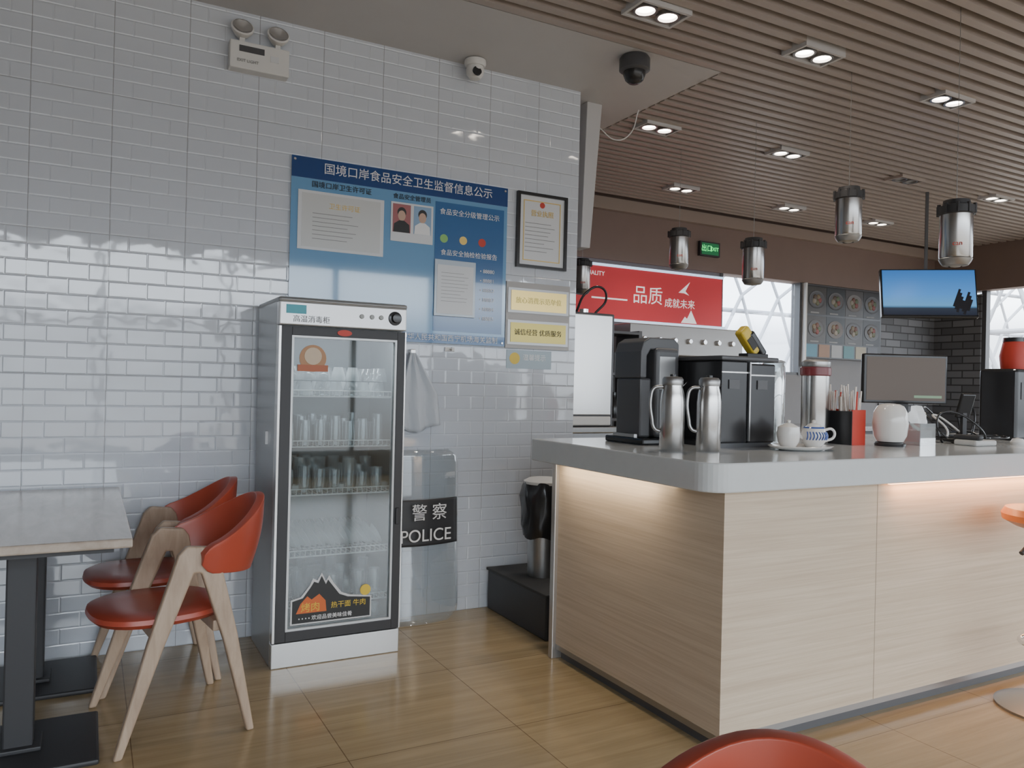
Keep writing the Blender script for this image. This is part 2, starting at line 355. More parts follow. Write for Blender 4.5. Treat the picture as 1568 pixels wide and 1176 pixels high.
for i in range(6): pt('contact_%d'%i,'• 8888%d'%i,1.975,yp-.004,1.96-i*.055,.03,WTXT)
for i,(a,b) in enumerate(((.905,2.445),(2.13,2.445),(.905,1.55),(2.13,1.55))):
    bm=bmesh.new(); lathe_bm(bm,cylp(.007,.006,.001),seg=12,mx=pm(a,yp,b)); finish(bm,'screw_%d'%i,STEEL,e)
# framed certificate
e=empty('framed_certificate')
x0,x1,z0,z1=2.213,2.561,2.01,2.462
boxes('frame',[(x0,x1,YW-.025,YW-.001,z0,z0+.018),(x0,x1,YW-.025,YW-.001,z1-.018,z1),(x0,x0+.018,YW-.025,YW-.001,z0+.018,z1-.018),(x1-.018,x1,YW-.025,YW-.001,z0+.018,z1-.018)],BLACK,e)
box('paper',x0+.018,x1-.018,YW-.012,YW-.001,z0+.018,z1-.018,PAPER,e)
boxes('inner_border',[(x0+.045,x1-.045,YW-.014,YW-.012,z0+.045,z0+.05),(x0+.045,x1-.045,YW-.014,YW-.012,z1-.05,z1-.045),(x0+.045,x0+.05,YW-.014,YW-.012,z0+.05,z1-.05),(x1-.05,x1-.045,YW-.014,YW-.012,z0+.05,z1-.05)],GOLD,e)
text('cert_title','营业执照',(2.387,YW-.015,2.34),.04,GOLD,e,align='CENTER')
bm=bmesh.new(); lathe_bm(bm,[(0,0),(.018,0),(.018,.001),(0,.001)],seg=16,mx=Matrix.Translation((2.387,YW-.012,2.395))@Matrix.Rotation(math.pi/2,4,'X')); finish(bm,'emblem',REDB,e)
for i in range(8): box('line_%d'%i,2.27,2.40+.08*random.random(),YW-.0135,YW-.012,2.28-i*.024,2.283-i*.024,GTXT,e)
# brass plate board
e=empty('plaque_board')
box('board',2.155,2.598,YW-.012,YW-.001,1.525,1.92,mat('taupe_board',(.36,.34,.32),.3),e)
boxes('plates',[(2.185,2.57,YW-.019,YW-.016,1.752,1.87)],BRASS,e)
boxes('plates_low',[(2.185,2.57,YW-.019,YW-.016,1.562,1.678)],BRASSD,e)
boxes('plate_rim',[(2.165,2.588,YW-.016,YW-.012,1.737,1.885),(2.165,2.588,YW-.016,YW-.012,1.547,1.693)],STEELD,e)
text('t1','放心消费示范单位',(2.375,YW-.020,1.81),.040,BRASSD,e,align='CENTER')
text('t2','诚信经营 优质服务',(2.375,YW-.020,1.62),.040,BTXT,e,align='CENTER')
e=empty('wall_sticker')
box('sheet',2.17,2.48,YW-.003,YW-.001,1.405,1.515,mat('pale_sticker',(.33,.41,.46),.3),e)
bm=bmesh.new(); lathe_bm(bm,[(0,0),(.035,0),(.035,.001),(0,.001)],seg=20,mx=Matrix.Translation((2.225,YW-.003,1.465))@Matrix.Rotation(math.pi/2,4,'X')); finish(bm,'badge',YEL,e)
text('txt','温馨提示',(2.28,YW-.004,1.47),.04,WTXT,e)

# towel on hook
e=empty('hanging_cloth')
bm=bmesh.new(); NX,NZ=16,20
g=[]
for j in range(NZ+1):
    row=[]
    s=j/NZ; wdt=.03+.19*min(1,s*1.8)
    for i in range(NX+1):
        u=i/NX; xx=1.57+.06*s+ (u-.5)*wdt; zz=1.47-.42*s-.02*math.sin(u*5)*s
        yy=YW-.03-.018*math.sin(u*14+s*2)*(.4+s*.6)
        row.append(bm.verts.new((xx,yy,zz)))
    g.append(row)
for j in range(NZ):
    for i in range(NX): bm.faces.new([g[j][i],g[j][i+1],g[j+1][i+1],g[j+1][i]])
o=finish(bm,'cloth',mat('grey_cloth',(.55,.58,.62),.8),e,smooth=True); md=o.modifiers.new('s','SOLIDIFY'); md.thickness=.006
box('hook',1.555,1.585,YW-.035,YW-.001,1.465,1.49,STEEL,e,bevel=.004)

# police shield
e=empty('riot_shield',(1.585,YW-.10,0))
def curved(x0,x1,z0,z1,off,name,m,rc=0,n=18,th=.005):
    bm=bmesh.new(); g=[]
    for j in range(n+1):
        row=[]
        for i in range(n+1):
            u=i/n; v=j/n; xx=x0+(x1-x0)*u; zz=z0+(z1-z0)*v
            if rc:
                hx=(x1-x0)/2; cz=(z1-z0)/2; dx=xx-(x0+x1)/2; dz=zz-(z0+z1)/2
                over=max(0,abs(dz)-(cz-rc))
                lim=hx-rc+math.sqrt(max(0,rc*rc-over*over)); xx=(x0+x1)/2+dx/hx*lim
            yy=off+ (xx**2)*.9-.06+ (zz*.05)
            row.append(bm.verts.new((xx,yy,zz)))
        g.append(row)
    for j in range(n):
        for i in range(n): bm.faces.new([g[j][i],g[j][i+1],g[j+1][i+1],g[j+1][i]])
    o=finish(bm,name,m,e,smooth=True); md=o.modifiers.new('s','SOLIDIFY'); md.thickness=th
curved(-.255,.255,.0,.94,0,'shell',SHIELDG,rc=.07,n=24)
curved(-.25,.25,.42,.67,-.008,'label_band',BLACKM)
text('t1','警 察',(.05,-.068,.60),.095,WTXT,e,align='CENTER',rot=(math.pi/2,0,.1))
text('t2','POLICE',(.03,-.074,.48),.095,WTXT,e,align='CENTER',rot=(math.pi/2,0,.1))

# ------------------------------------------------------------------ glass door cabinet
e=empty('glass_door_cabinet')
X0,X1,Y0,Y1,ZT=.74,1.345,3.595,4.07,1.68
boxes('shell',[(X0,X0+.03,Y0+.05,Y1,.0,ZT-.01),(X1-.03,X1,Y0+.05,Y1,.0,ZT-.01),(X0+.03,X1-.03,Y1-.03,Y1,.0,ZT-.01),(X0+.03,X1-.03,Y0+.05,Y1-.03,.09,.12),(X0+.03,X1-.03,Y0+.05,Y1-.03,1.54,1.57)],FRIDGEM,e,bevel=.003)
box('inner_back',X0+.03,X1-.03,Y1-.036,Y1-.031,.12,1.54,mat('inner_grey',(.15,.165,.17),.4,.3),e)
boxes('inner_sides',[(X0+.03,X0+.034,Y0+.05,Y1-.037,.121,1.539),(X1-.034,X1-.03,Y0+.05,Y1-.037,.121,1.539)],mat('inner_side',(.16,.17,.175),.4,.3),e)
box('top_cap',X0-.004,X1+.004,Y0-.01,Y1,1.655,ZT,FRIDGEM,e,bevel=.012)
box('control_panel',X0,X1,Y0-.008,Y0+.05,1.552,1.66,mat('panel_silver',(.55,.55,.55),.3,.6),e,bevel=.006)
box('base_plinth',X0,X1,Y0,Y0+.049,0,.112,mat('plinth',(.60,.61,.61),.25,.7),e,bevel=.004)
box('sticker_panel',X0+.03,X0+.12,Y0-.010,Y0-.008,1.605,1.645,CYAN,e)
text('panel_text','高温消毒柜',(X0+.06,Y0-.010,1.580),.034,GTXT,e)
mx=Matrix.Translation((1.285,Y0-.008,1.61))@Matrix.Rotation(math.pi/2,4,'X')
bm=bmesh.new(); lathe_bm(bm,[(0,0),(.034,0),(.032,.006),(.022,.008),(.020,.028),(0,.03)],seg=28,mx=mx); finish(bm,'timer_knob',BLACK,e,smooth=True)
for i,xx in enumerate((1.12,1.17,1.215)):
    bm=bmesh.new(); lathe_bm(bm,cylp(.011,.006,.002),seg=16,mx=Matrix.Translation((xx,Y0-.008,1.61))@Matrix.Rotation(math.pi/2,4,'X')); finish(bm,'indicator_%d'%i,mat('ind',(.25,.25,.22),.2),e)
DX0,DX1,DZ0,DZ1=X0+.012,X1-.006,.118,1.547
yf=Y0-.006
boxes('door_frame',[(DX0,DX0+.048,yf,Y0+.045,DZ0,DZ1),(DX1-.038,DX1,yf,Y0+.045,DZ0,DZ1),(DX0+.048,DX1-.038,yf,Y0+.045,DZ1-.04,DZ1),(DX0+.048,DX1-.038,yf,Y0+.045,DZ0,DZ0+.045)],BLACKM,e,bevel=.002)
boxes('door_bead',[(DX0+.048,DX0+.058,yf+.004,Y0+.04,DZ0+.045,DZ1-.04),(DX1-.048,DX1-.038,yf+.004,Y0+.04,DZ0+.045,DZ1-.04),(DX0+.058,DX1-.048,yf+.004,Y0+.04,DZ1-.05,DZ1-.04),(DX0+.058,DX1-.048,yf+.004,Y0+.04,DZ0+.045,DZ0+.055)],mat('bead',(.50,.51,.51),.35,.4),e)
boxes('edge_trim',[(DX0-.010,DX0,yf,Y0+.045,DZ0,DZ1),(DX1,DX1+.006,yf,Y0+.045,DZ0,DZ1)],STEEL,e)
box('door_glass',DX0+.058,DX1-.048,Y0+.012,Y0+.017,DZ0+.055,DZ1-.05,GLASS,e)
bm=bmesh.new(); lathe_bm(bm,cylp(.035,.004,.001),seg=28,mx=Matrix.Translation((1.04,yf,1.527))@Matrix.Rotation(math.pi/2,4,'X')@Matrix.Diagonal((1,.42,1,1))); finish(bm,'brand_badge',REDB,e)
box('handle',DX1-.03,DX1-.012,yf-.012,yf,.62,.70,BLACKM,e,bevel=.004)
bm=bmesh.new(); lathe_bm(bm,cylp(.062,.002,.0005),seg=28,mx=Matrix.Translation((.90,Y0+.012,1.405))@Matrix.Rotation(math.pi/2,4,'X')); finish(bm,'round_sticker',AMBER,e)
bm=bmesh.new(); lathe_bm(bm,cylp(.040,.002,.0005),seg=28,mx=Matrix.Translation((.90,Y0+.010,1.415))@Matrix.Rotation(math.pi/2,4,'X')); finish(bm,'round_sticker_centre',mat('cream2',(.6,.47,.33),.5),e)
box('ribbon',.83,.97,Y0+.007,Y0+.010,1.345,1.375,mat('rib',(.42,.12,.05),.5),e)
def flat(name,pts,y,m): 
    bm=bmesh.new(); bm.faces.new([bm.verts.new((a,y,b)) for a,b in pts]); return finish(bm,name,m,e)
flat('promo_white',[(.825,.185),(1.205,.185),(1.205,.285),(1.10,.30),(1.06,.315),(1.02,.365),(1.0,.40),(.985,.375),(.965,.415),(.945,.38),(.925,.392),(.91,.36),(.87,.31),(.825,.30)],Y0+.0108,mat('promo_w',(.60,.60,.60),.4))
flat('promo_black',[(.832,.191),(1.199,.191),(1.199,.279),(1.09,.292),(1.05,.308),(1.01,.360),(.995,.380),(.985,.360),(.965,.400),(.95,.368),(.93,.376),(.915,.352),(.88,.305),(.832,.293)],Y0+.0102,BTXT)
flat('promo_orange',[(.85,.235),(.99,.235),(.985,.285),(.955,.318),(.92,.295),(.90,.312),(.87,.28)],Y0+.0096,mat('flame',(.60,.13,.03),.5))
text('promo_t1','烤肉',(.87,Y0+.009,.258),.045,YEL,e); text('promo_t2','热干面 牛肉',(1.01,Y0+.009,.258),.032,YEL,e)
text('promo_t3','• • • • 欢迎品尝美味佳肴',(.86,Y0+.009,.210),.024,WTXT,e)
bm=bmesh.new(); lathe_bm(bm,cylp(.026,.001,.0003),seg=20,mx=Matrix.Translation((1.175,Y0+.010,.315))@Matrix.Rotation(math.pi/2,4,'X')); finish(bm,'promo_badge',YEL,e)
SH=[.26,.49,.775,1.0,1.235]
bm=bmesh.new()
xa,xb,ya,yb=X0+.038,X1-.038,Y0+.06,Y1-.04
for z in SH:
    for yy in (ya,yb,(ya+yb)/2): rod_bm(bm,(xa,yy,z-.006),(xb,yy,z-.006),.004,6)
    rod_bm(bm,(xa,ya,z+.022),(xb,ya,z+.022),.003,6)
    for i in range(23):
        xx=xa+(xb-xa)*i/22; rod_bm(bm,(xx,ya,z-.002),(xx,yb,z-.002),.002,5); rod_bm(bm,(xx,ya,z-.002),(xx,ya,z+.022),.002,5)
finish(bm,'wire_shelves',mat('white_wire',(.75,.76,.76),.4),e)
glassprof=lambda r,h:[(0,.004),(r*.8,.004),(r*.95,h*.6),(r,h),(r-.002,h),(r*.9,h*.5),(r*.75,.008),(0,.008)]
cupbell=[(0,.0),(.022,.0),(.026,.015),(.034,.045),(.036,.065),(.034,.065),(.030,.04),(0,.01)]
bm=bmesh.new(); bmw=bmesh.new()
for row in range(4):
    for i in range(7):
        xx=xa+.042+i*.071+random.uniform(-.006,.006); yy=ya+.045+row*.085
        h=.13+random.uniform(-.03,.03); lathe_bm(bm,[(r,h-z) for r,z in glassprof(.030,h)],(xx,yy,SH[3]),12)
        h=.12+random.uniform(-.03,.04); lathe_bm(bm,glassprof(.031,h),(xx,yy,SH[2]),12)
        h=.12+random.uniform(-.03,.03); lathe_bm(bm,glassprof(.029,h),(xx,yy,SH[0]),12)
        if row<3: lathe_bm(bm,glassprof(.029,.10),(xx,yy,.122),12)
        tgt=bmw if (i+row)%2 else bm
        lathe_bm(tgt,[(r,.066-z) for r,z in cupbell],(xx,yy,SH[4]),12)
        if random.random()<.7: lathe_bm(bm if random.random()<.6 else bmw,[(r,.066-z) for r,z in cupbell],(xx+.012,yy+.01,SH[4]+.069),12)
        if row==0 and i%3==0:
            lathe_bm(bmw,[(0,0),(.02,0),(.030,.02),(.033,.036),(.031,.036),(.025,.015),(0,.005)],(xx+.035,yy+.02,SH[2]+.001),12)
finish(bm,'tumblers',GLASSW,e,smooth=True)
for i in range(19):
    for dy in (.07,.19,.31):
        mx=Matrix.Translation((xa+.05+i*.023,ya+dy,SH[1]+.058))@Matrix.Rotation(math.radians(62+random.uniform(-9,9)),4,'Y')
        lathe_bm(bmw,[(0,0),(.028,.0),(.052,.022),(.050,.024),(.025,.004),(0,.004)],seg=16,mx=mx)
finish(bmw,'bowls_and_cups',glassmat('frosted_ware',(.9,.92,.93),.25,.5,milky=.5),e,smooth=True)
l=bpy.data.lights.new('cabinet_fill','AREA'); l.shape='RECTANGLE'; l.size=.45; l.size_y=.05; l.energy=1.6; l.color=(.92,.97,1)  # added fill light to brighten the shelves, not a cabinet fitting
o=bpy.data.objects.new('cabinet_fill',l); COL.objects.link(o); o.parent=e; o.location=((X0+X1)/2,Y0+.10,1.53); 
box('side_handle',X0-.012,X0,Y0+.18,Y0+.22,1.0,1.06,STEELD,e)

# ------------------------------------------------------------------ dining table
e=empty('dining_table')
box('top',-.60,.132,2.76,4.08,.757,.787,TABLEW,e,bevel=.006)
box('apron',-.55,.08,2.82,4.02,.735,.757,BLACKM,e)
for i,yy in enumerate((3.17,3.85)):
    box('pedestal_%d'%i,-.235,-.145,yy-.045,yy+.045,.02,.735,BLACKM,e,bevel=.006)
    box('base_plate_%d'%i,-.43,.055,yy-.22,yy+.22,0,.02,BLACKM,e,bevel=.008)
    box('base_collar_%d'%i,-.26,-.12,yy-.07,yy+.07,.02,.035,BLACKM,e,bevel=.004)

# ------------------------------------------------------------------ chairs
def chair(x,y,rz):
    e=empty('dining_chair',(x,y,0),rz)
    out=[(-.230,0),(-.202,0),(-.075,.34),(.030,.595),(.055,.595),(.135,.34),(.218,0),(.246,0),(.185,.36),(.118,.655),(.095,.685),(.005,.695),(-.025,.665),(-.125,.37)]
    for s,nm in ((-1,'side_frame_near'),(1,'side_frame_far')):
        bm=bmesh.new()
        def yy(z,o): return s*(.262-.05*z/.69)+o
        A=[bm.verts.new((px,yy(pz,-.016),pz)) for px,pz in out]; B=[bm.verts.new((px,yy(pz,.016),pz)) for px,pz in out]
        n=len(out)
        bm.faces.new(A); bm.faces.new(B[::-1])
        for i in range(n): bm.faces.new([A[i],B[i],B[(i+1)%n],A[(i+1)%n]])
        finish(bm,nm,CHAIRW,e,bevel=.008,bseg=3)
    boxes('rails',[(-.11,-.07,-.23,.23,.375,.415),(.10,.14,-.23,.23,.375,.415)],CHAIRW,e,bevel=.005)
    bm=bmesh.new()
    prof=[(0,.008),(.55,.0),(.93,.006),(1.0,.022),(.985,.038),(.9,.047),(.5,.044),(0,.040)]
    seg=40; rings=[]
    for r,z in prof:
        if r==0: rings.append([bm.verts.new((-.045,0,.41+z))]); continue
        ring=[]
        for i in range(seg):
            a=2*math.pi*i/seg; ca,sa=math.cos(a),math.sin(a); k=(abs(ca)**2.6+abs(sa)**2.6)**(-1/2.6)
            ring.append(bm.verts.new((-.045+.235*r*k*ca,.225*r*k*sa*(1+.06*-ca),.41+z)))
        rings.append(ring)
    for a,b in zip(rings,rings[1:]):
        for i in range(seg):
            j=(i+1)%seg
            if len(a)==1: bm.faces.new([a[0],b[j],b[i]])
            elif len(b)==1: bm.faces.new([a[i],a[j],b[0]])
            else: bm.faces.new([a[i],a[j],b[j],b[i]])
    finish(bm,'seat',LEATHER,e,smooth=True)
    bm=bmesh.new(); NT,NZ=40,8; g=[]
    T=math.radians(88)
    for i in range(NT+1):
        th=-T+2*T*i/NT; c=max(0,math.cos(th*.98)); row=[]
        zt=.690+.155*c**1.8; zb=.60-.035*c
        q=abs(th)/T
        if q>.9: 
            k=(q-.9)/.1; mid=.65; zt=zt+(mid-zt)*k*k*.6; zb=zb+(mid-zb)*k*k*.6
        for j in range(NZ+1):
            v=j/NZ; z=zb+(zt-zb)*v
            rx=.235+.05*v*c+.015*math.sin(v*math.pi); ry=.232+.012*v
            row.append(bm.verts.new((.045+rx*math.cos(th),ry*math.sin(th),z)))
        g.append(row)
    for i in range(NT):
        for j in range(NZ): bm.faces.new([g[i][j],g[i+1][j],g[i+1][j+1],g[i][j+1]])
    o=finish(bm,'backrest',LEATHER,e,smooth=True)
    md=o.modifiers.new('s','SOLIDIFY'); md.thickness=.032; md.offset=0
    md=o.modifiers.new('b','BEVEL'); md.width=.012; md.segments=3; md.limit_method='ANGLE'; md.angle_limit=math.radians(50)
    return e
chair(.285,3.25,math.radians(8))
chair(.27,3.83,math.radians(3))
chair(.582,.518,math.radians(43))

# ------------------------------------------------------------------ counter
e=empty('service_counter')
CX0,CY0,CY1=1.99,2.085,3.20
CXE=6.6
box('front_panel',CX0,CXE,CY0,CY0+.03,.07,.945,PANEL,e)
box('side_panel',CX0,CX0+.03,CY0+.03,CY1-.006,.07,.945,PANEL,e)
box('panel_seam',2.812,2.815,CY0-.001,CY0,.07,.945,mat('seam',(.36,.29,.22),.6),e)
box('panel_seam_2',4.2,4.203,CY0-.001,CY0,.07,.945,mat('seam2',(.36,.29,.22),.6),e)
boxes('kick_plate',[(CX0+.03,CXE,CY0+.03,CY0+.05,0,.07),(CX0+.03,CX0+.05,CY0+.05,CY1-.01,0,.07)],DGREY,e)
boxes('kick_rail',[(CX0,CXE,CY0+.002,CY0+.029,.045,.07),(CX0+.002,CX0+.029,CY0+.031,CY1-.01,.045,.07)],STEELD,e)
box('end_post',CX0-.02,CX0+.035,CY1-.005,CY1+.03,0,.945,mat('alu_post',(.5,.48,.46),.3,.7),e,bevel=.004)
boxes('body_inner',[(2.1,CXE,2.9,2.93,.0,.944)],DGREY,e)
SX0,SY0,SY1=1.875,2.025,3.27
bm=bmesh.new(); r=.09
pts=[(CXE+.05,SY0)]
for k in range(0,9):
    a=math.radians(-90-90*k/8); pts.append((SX0+r+r*math.cos(a),SY0+r+r*math.sin(a)))
pts+=[(SX0,SY1),(CXE+.05,SY1)]
A=[bm.verts.new((a,b,.946)) for a,b in pts]; B=[bm.verts.new((a,b,1.05)) for a,b in pts]
bm.faces.new(A); bm.faces.new(B)
for i in range(len(pts)): j=(i+1)%len(pts); bm.faces.new([A[i],A[j],B[j],B[i]])
finish(bm,'countertop',STONE,e,bevel=.006)
box('led_side',CX0-.03,CX0-.015,CY0+.26,CY1-.05,.938,.9455,LEDW,e)
box('led_front',2.85,CXE,CY0-.03,CY0-.018,.938,.9455,LEDO,e)
def strip(name,loc,sx,sy,en,col):
    l=bpy.data.lights.new(name,'AREA'); l.shape='RECTANGLE'; l.size=sx; l.size_y=sy; l.energy=en; l.color=col
    o=bpy.data.objects.new(name,l); COL.objects.link(o); o.parent=e; o.location=loc
strip('led_side_light',(CX0-.055,2.80,.935),.02,.7,2.2,(1,.82,.6))
strip('led_front_light',(4.2,CY0-.032,.935),2.6,.02,9,(1,.50,.24))

# step box and bin
e=empty('step_box')
box('body',2.07,2.62,3.42,4.09,0,.225,BLACKM,e,bevel=.01)
box('tread',2.06,2.62,3.41,4.09,.225,.24,mat('rubber',(.04,.04,.04),.7),e,bevel=.004)
e=empty('waste_bin',(2.27,3.80,.24))
lathe('bin_body',[(0,0),(.085,0),(.095,.30),(.09,.30),(.08,.02),(0,.02)],(0,0,0),STEELD,e)
bm=bmesh.new()
prof=[(.085,.26),(.115,.22),(.13,.28),(.125,.36),(.135,.44),(.125,.50),(.118,.52),(.105,.50),(.1,.30)]
rings=[]
for r_,z in prof:
    ring=[]
    for i in range(36):
        a=2*math.pi*i/36; rr=r_*(1+.05*math.sin(a*7+z*20)); ring.append(bm.verts.new((rr*math.cos(a),rr*math.sin(a),z+.01*math.sin(a*5))))
    rings.append(ring)
for a_,b_ in zip(rings,rings[1:]):
    for i in range(36): j=(i+1)%36; bm.faces.new([a_[i],a_[j],b_[j],b_[i]])
finish(bm,'bin_liner',BLACK,e,smooth=True)
lathe('lid',[(0,.535),(.09,.545),(.118,.53),(.118,.515),(0,.505)],(0,0,0),WHITE,e)

# ------------------------------------------------------------------ items on counter
ZT=1.05
def jug(x,y,rz):
    e=empty('thermal_jug',(x,y,ZT),rz)
    lathe('body',[(0,0),(.047,0),(.05,.006),(.05,.20),(.046,.235),(.040,.262),(.040,.275),(0,.275)],(0,0,0),STEEL,e,40)
    lathe('lid',[(.041,.268),(.043,.275),(.043,.292),(.036,.302),(0,.305)],(0,0,0),STEELD,e)
    lathe('lid_knob',[(0,.30),(.012,.302),(.012,.312),(0,.315)],(0,0,0),BLACK,e,16)
    tube('handle',[(-.04,0,.262),(-.075,0,.255),(-.088,0,.22),(-.082,0,.13),(-.07,0,.09),(-.048,0,.08)],.0075,STEELD,e)
    bm=bmesh.new(); bm.faces.new([bm.verts.new(p) for p in ((.038,-.012,.262),(.06,0,.285),(.038,.012,.262))]); finish(bm,'spout',STEEL,e)
jug(2.09,2.50,math.radians(-28)); jug(2.245,2.455,math.radians(-28))
e=empty('coffee_grinder',(2.27,2.93,ZT))
box('base',-.11,.13,-.15,.14,0,.03,BLACK,e,bevel=.008)
box('column',-.02,.12,-.12,.12,.03,.44,DGREY,e,bevel=.02,bseg=4)
bm=bmesh.new()
pr=[(-.09,.30),(-.09,.42),(-.075,.465),(-.04,.485),(.10,.485),(.13,.46),(.13,.30),(.10,.30),(.10,.43),(-.035,.43),(-.055,.40),(-.055,.30)]
A=[bm.verts.new((a,-.10,b)) for a,b in pr]; B=[bm.verts.new((a,.10,b)) for a,b in pr]; bm.faces.new(A); bm.faces.new(B)
for i in range(len(pr)): j=(i+1)%len(pr); bm.faces.new([A[i],A[j],B[j],B[i]])
finish(bm,'hood',DGREY,e,bevel=.006)
box('front_plate',-.085,-.02,-.09,.09,.03,.30,DGREY,e,bevel=.01)
box('side_window',.0,.09,-.122,-.119,.25,.40,STEELD,e,bevel=.001)
box('drip_tray',-.105,-.088,-.08,.08,.03,.045,STEELD,e)
e=empty('espresso_machine',(0,0,ZT))
box('body_left',2.42,2.575,2.57,3.02,.02,.385,BLACK,e,bevel=.008)
box('body_right',2.585,2.745,2.57,3.02,.02,.375,BLACK,e,bevel=.008)
box('plinth',2.43,2.735,2.58,3.01,0,.02,DGREY,e)
box('top_deck',2.41,2.755,2.56,3.03,.385,.405,DGREY,e,bevel=.006)
box('trim_left',2.418,2.577,2.567,2.57,.33,.336,STEEL,e)
box('trim_right',2.585,2.747,2.567,2.57,.32,.326,STEEL,e)
box('bar',2.576,2.584,2.56,2.58,.03,.38,STEELD,e)
for i,xx in enumerate((2.46,2.63)):
    box('screen_%d'%i,xx,xx+.06,2.565,2.57,.26,.30,DGREY,e)
e=empty('coffee_pack',(2.66,2.66,ZT+.405))
mx=Matrix.Translation((0,.0,.078))@Matrix.Rotation(math.radians(-42),4,'Y')
bm=bmesh.new(); bbox(bm,-.03,.03,-.025,.025,-.07,.07,0,mx); finish(bm,'pack_front',YEL,e,bevel=.012,bseg=3)
mx2=Matrix.Translation((.045,.0,.06))@Matrix.Rotation(math.radians(-42),4,'Y')
bm=bmesh.new(); bbox(bm,-.018,.018,-.028,.028,-.06,.075,0,mx2); finish(bm,'pack_black',BLACK,e,bevel=.01,bseg=3)
mx3=mx@Matrix.Translation((-.008,-.0,-.01)); bm=bmesh.new(); bbox(bm,-.015,.02,-.027,.027,-.03,.03,0,mx3); finish(bm,'pack_label',BTXT,e)
box('pack_foot',-.03,.10,-.03,.03,0,.02,BLACKM,e,bevel=.004)
e=empty('glass_canister',(2.93,2.76,ZT))
lathe('jar',[(0,.002),(.055,.0),(.057,.01),(.057,.37),(.05,.39),(.047,.39),(.052,.37),(.052,.012),(0,.01)],(0,0,0),JARG,e)
lathe('lid',[(0,.40),(.04,.405),(.056,.40),(.058,.392),(0,.392)],(0,0,0),STEELD,e)
lathe('content',[(0,.012),(.05,.012),(.05,.16),(0,.17)],(0,0,0),mat('content',(.40,.40,.38),.7),e)
e=empty('steel_urn',(3.18,2.72,ZT))
lathe('body',[(0,0),(.062,0),(.066,.01),(.066,.345),(0,.345)],(0,0,0),STEEL,e,40)
lathe('collar',[(.067,.335),(.073,.34),(.073,.375),(.066,.38),(0,.38)],(0,0,0),MAROON,e,40)
lathe('lid',[(.066,.38),(.07,.39),(.068,.405),(.05,.415),(0,.418)],(0,0,0),STEELD,e,40)
e=empty('tea_tray',(2.745,2.42,ZT))
bm=bmesh.new(); lathe_bm(bm,[(0,.001),(.10,.0),(.15,.010),(.16,.018),(.155,.020),(.10,.009),(0,.009)],seg=40,sy=.72); finish(bm,'dish',CERAM,e,smooth=True)
e=empty('sugar_bowl',(2.68,2.43,ZT+.010))
lathe('bowl',[(0,0),(.028,0),(.044,.025),(.05,.06),(.046,.08),(0,.08)],(0,0,0),CERAM,e)
lathe('lid',[(.047,.078),(.045,.09),(.02,.104),(.007,.108),(.009,.118),(0,.122)],(0,0,0),CERAM,e)
e=empty('teapot',(2.82,2.415,ZT+.010))
lathe('body',[(0,0),(.032,0),(.052,.03),(.056,.055),(.045,.085),(.028,.095),(0,.095)],(0,0,0),CERAM,e)
lathe('lid',[(.03,.092),(.026,.102),(.008,.108),(.010,.118),(0,.123)],(0,0,0),CERAM,e)
tube('handle',[(.045,-.02,.078),(.078,-.035,.08),(.085,-.038,.05),(.048,-.02,.028)],.006,CERAM,e)
tube('spout',[(-.045,.02,.04),(-.07,.03,.06),(-.08,.035,.09)],.008,CERAM,e)
for i in range(14):
    a=math.radians(-170+i*14); tube('motif_%d'%i,[(.0535*math.cos(a),.0535*math.sin(a),.035),(.058*math.cos(a+.1),.058*math.sin(a+.1),.052),(.052*math.cos(a),.052*math.sin(a),.07)],.0025,BLUEPR,e,res=1)
lathe('blue_band',[(.0455,.084),(.040,.09),(.041,.091),(.0465,.085)],(0,0,0),BLUEPR,e)
e=empty('straw_dispenser',(3.315,2.66,ZT))
box('black_side',-.05,-.0465,-.09,.09,0,.165,BLACK,e)
boxes('box_body',[(-.046,.05,-.09,-.084,0,.172),(-.046,.05,.084,.09,0,.172),(.044,.05,-.084,.084,0,.172),(-.046,.044,-.084,.084,0,.006)],REDB,e)
box('divider',-.046,.044,-.002,.002,.006,.15,BLACK,e)
bm=bmesh.new()
for i in range(34):
    a=random.uniform(-.035,.035); b=random.uniform(-.075,.075); t=random.uniform(-.02,.02)
    rod_bm(bm,(a,b,.01),(a+t*1.4,b+random.uniform(-.03,.03),.20+random.uniform(.03,.10)),.004,8)
finish(bm,'straws',[mat('straw_white',(.72,.66,.6),.4)],e,smooth=True)
bm=bmesh.new()
for i in range(4):
    a=random.uniform(-.035,.035); b=random.uniform(-.075,.075)
    rod_bm(bm,(a,b,.01),(a*1.4,b*1.2,.22+random.uniform(.03,.06)),.004,8)
finish(bm,'straws_red',REDB,e,smooth=True)
e=empty('milk_pitcher',(3.455,2.50,ZT))
lathe('stand',[(0,0),(.07,0),(.072,.012),(.06,.02),(0,.02)],(0,0,0),BLACK,e)
lathe('body',[(0,.02),(.06,.022),(.075,.05),(.082,.11),(.076,.165),(.060,.195),(.04,.205),(0,.208)],(0,0,0),CERAM,e,40)
tube('handle',[(.04,.06,.17),(.065,.095,.165),(.07,.10,.11),(.045,.065,.07)],.008,CERAM,e)
e=empty('tissue_box',(3.70,2.52,ZT))
boxes('acrylic',[(-.06,.06,-.055,-.051,0,.11),(-.06,.06,.051,.055,0,.11),(-.06,-.056,-.051,.051,0,.11),(.056,.06,-.051,.051,0,.11),(-.056,.056,-.051,-.015,.106,.11),(-.056,.056,.015,.051,.106,.11)],JARG,e)
box('stack',-.05,.05,-.045,.045,.002,.075,PAPER,e,bevel=.004)
bm=bmesh.new(); g=[]
for i in range(9):
    row=[]
    for j in range(7):
        u=i/8-.5; v=j/6; row.append(bm.verts.new((u*.09*(1+v)+.02*math.sin(v*4),.012*math.sin(u*12+v*3)*(v+.2),.07+.13*v-.05*u*u*4*v)))
    g.append(row)
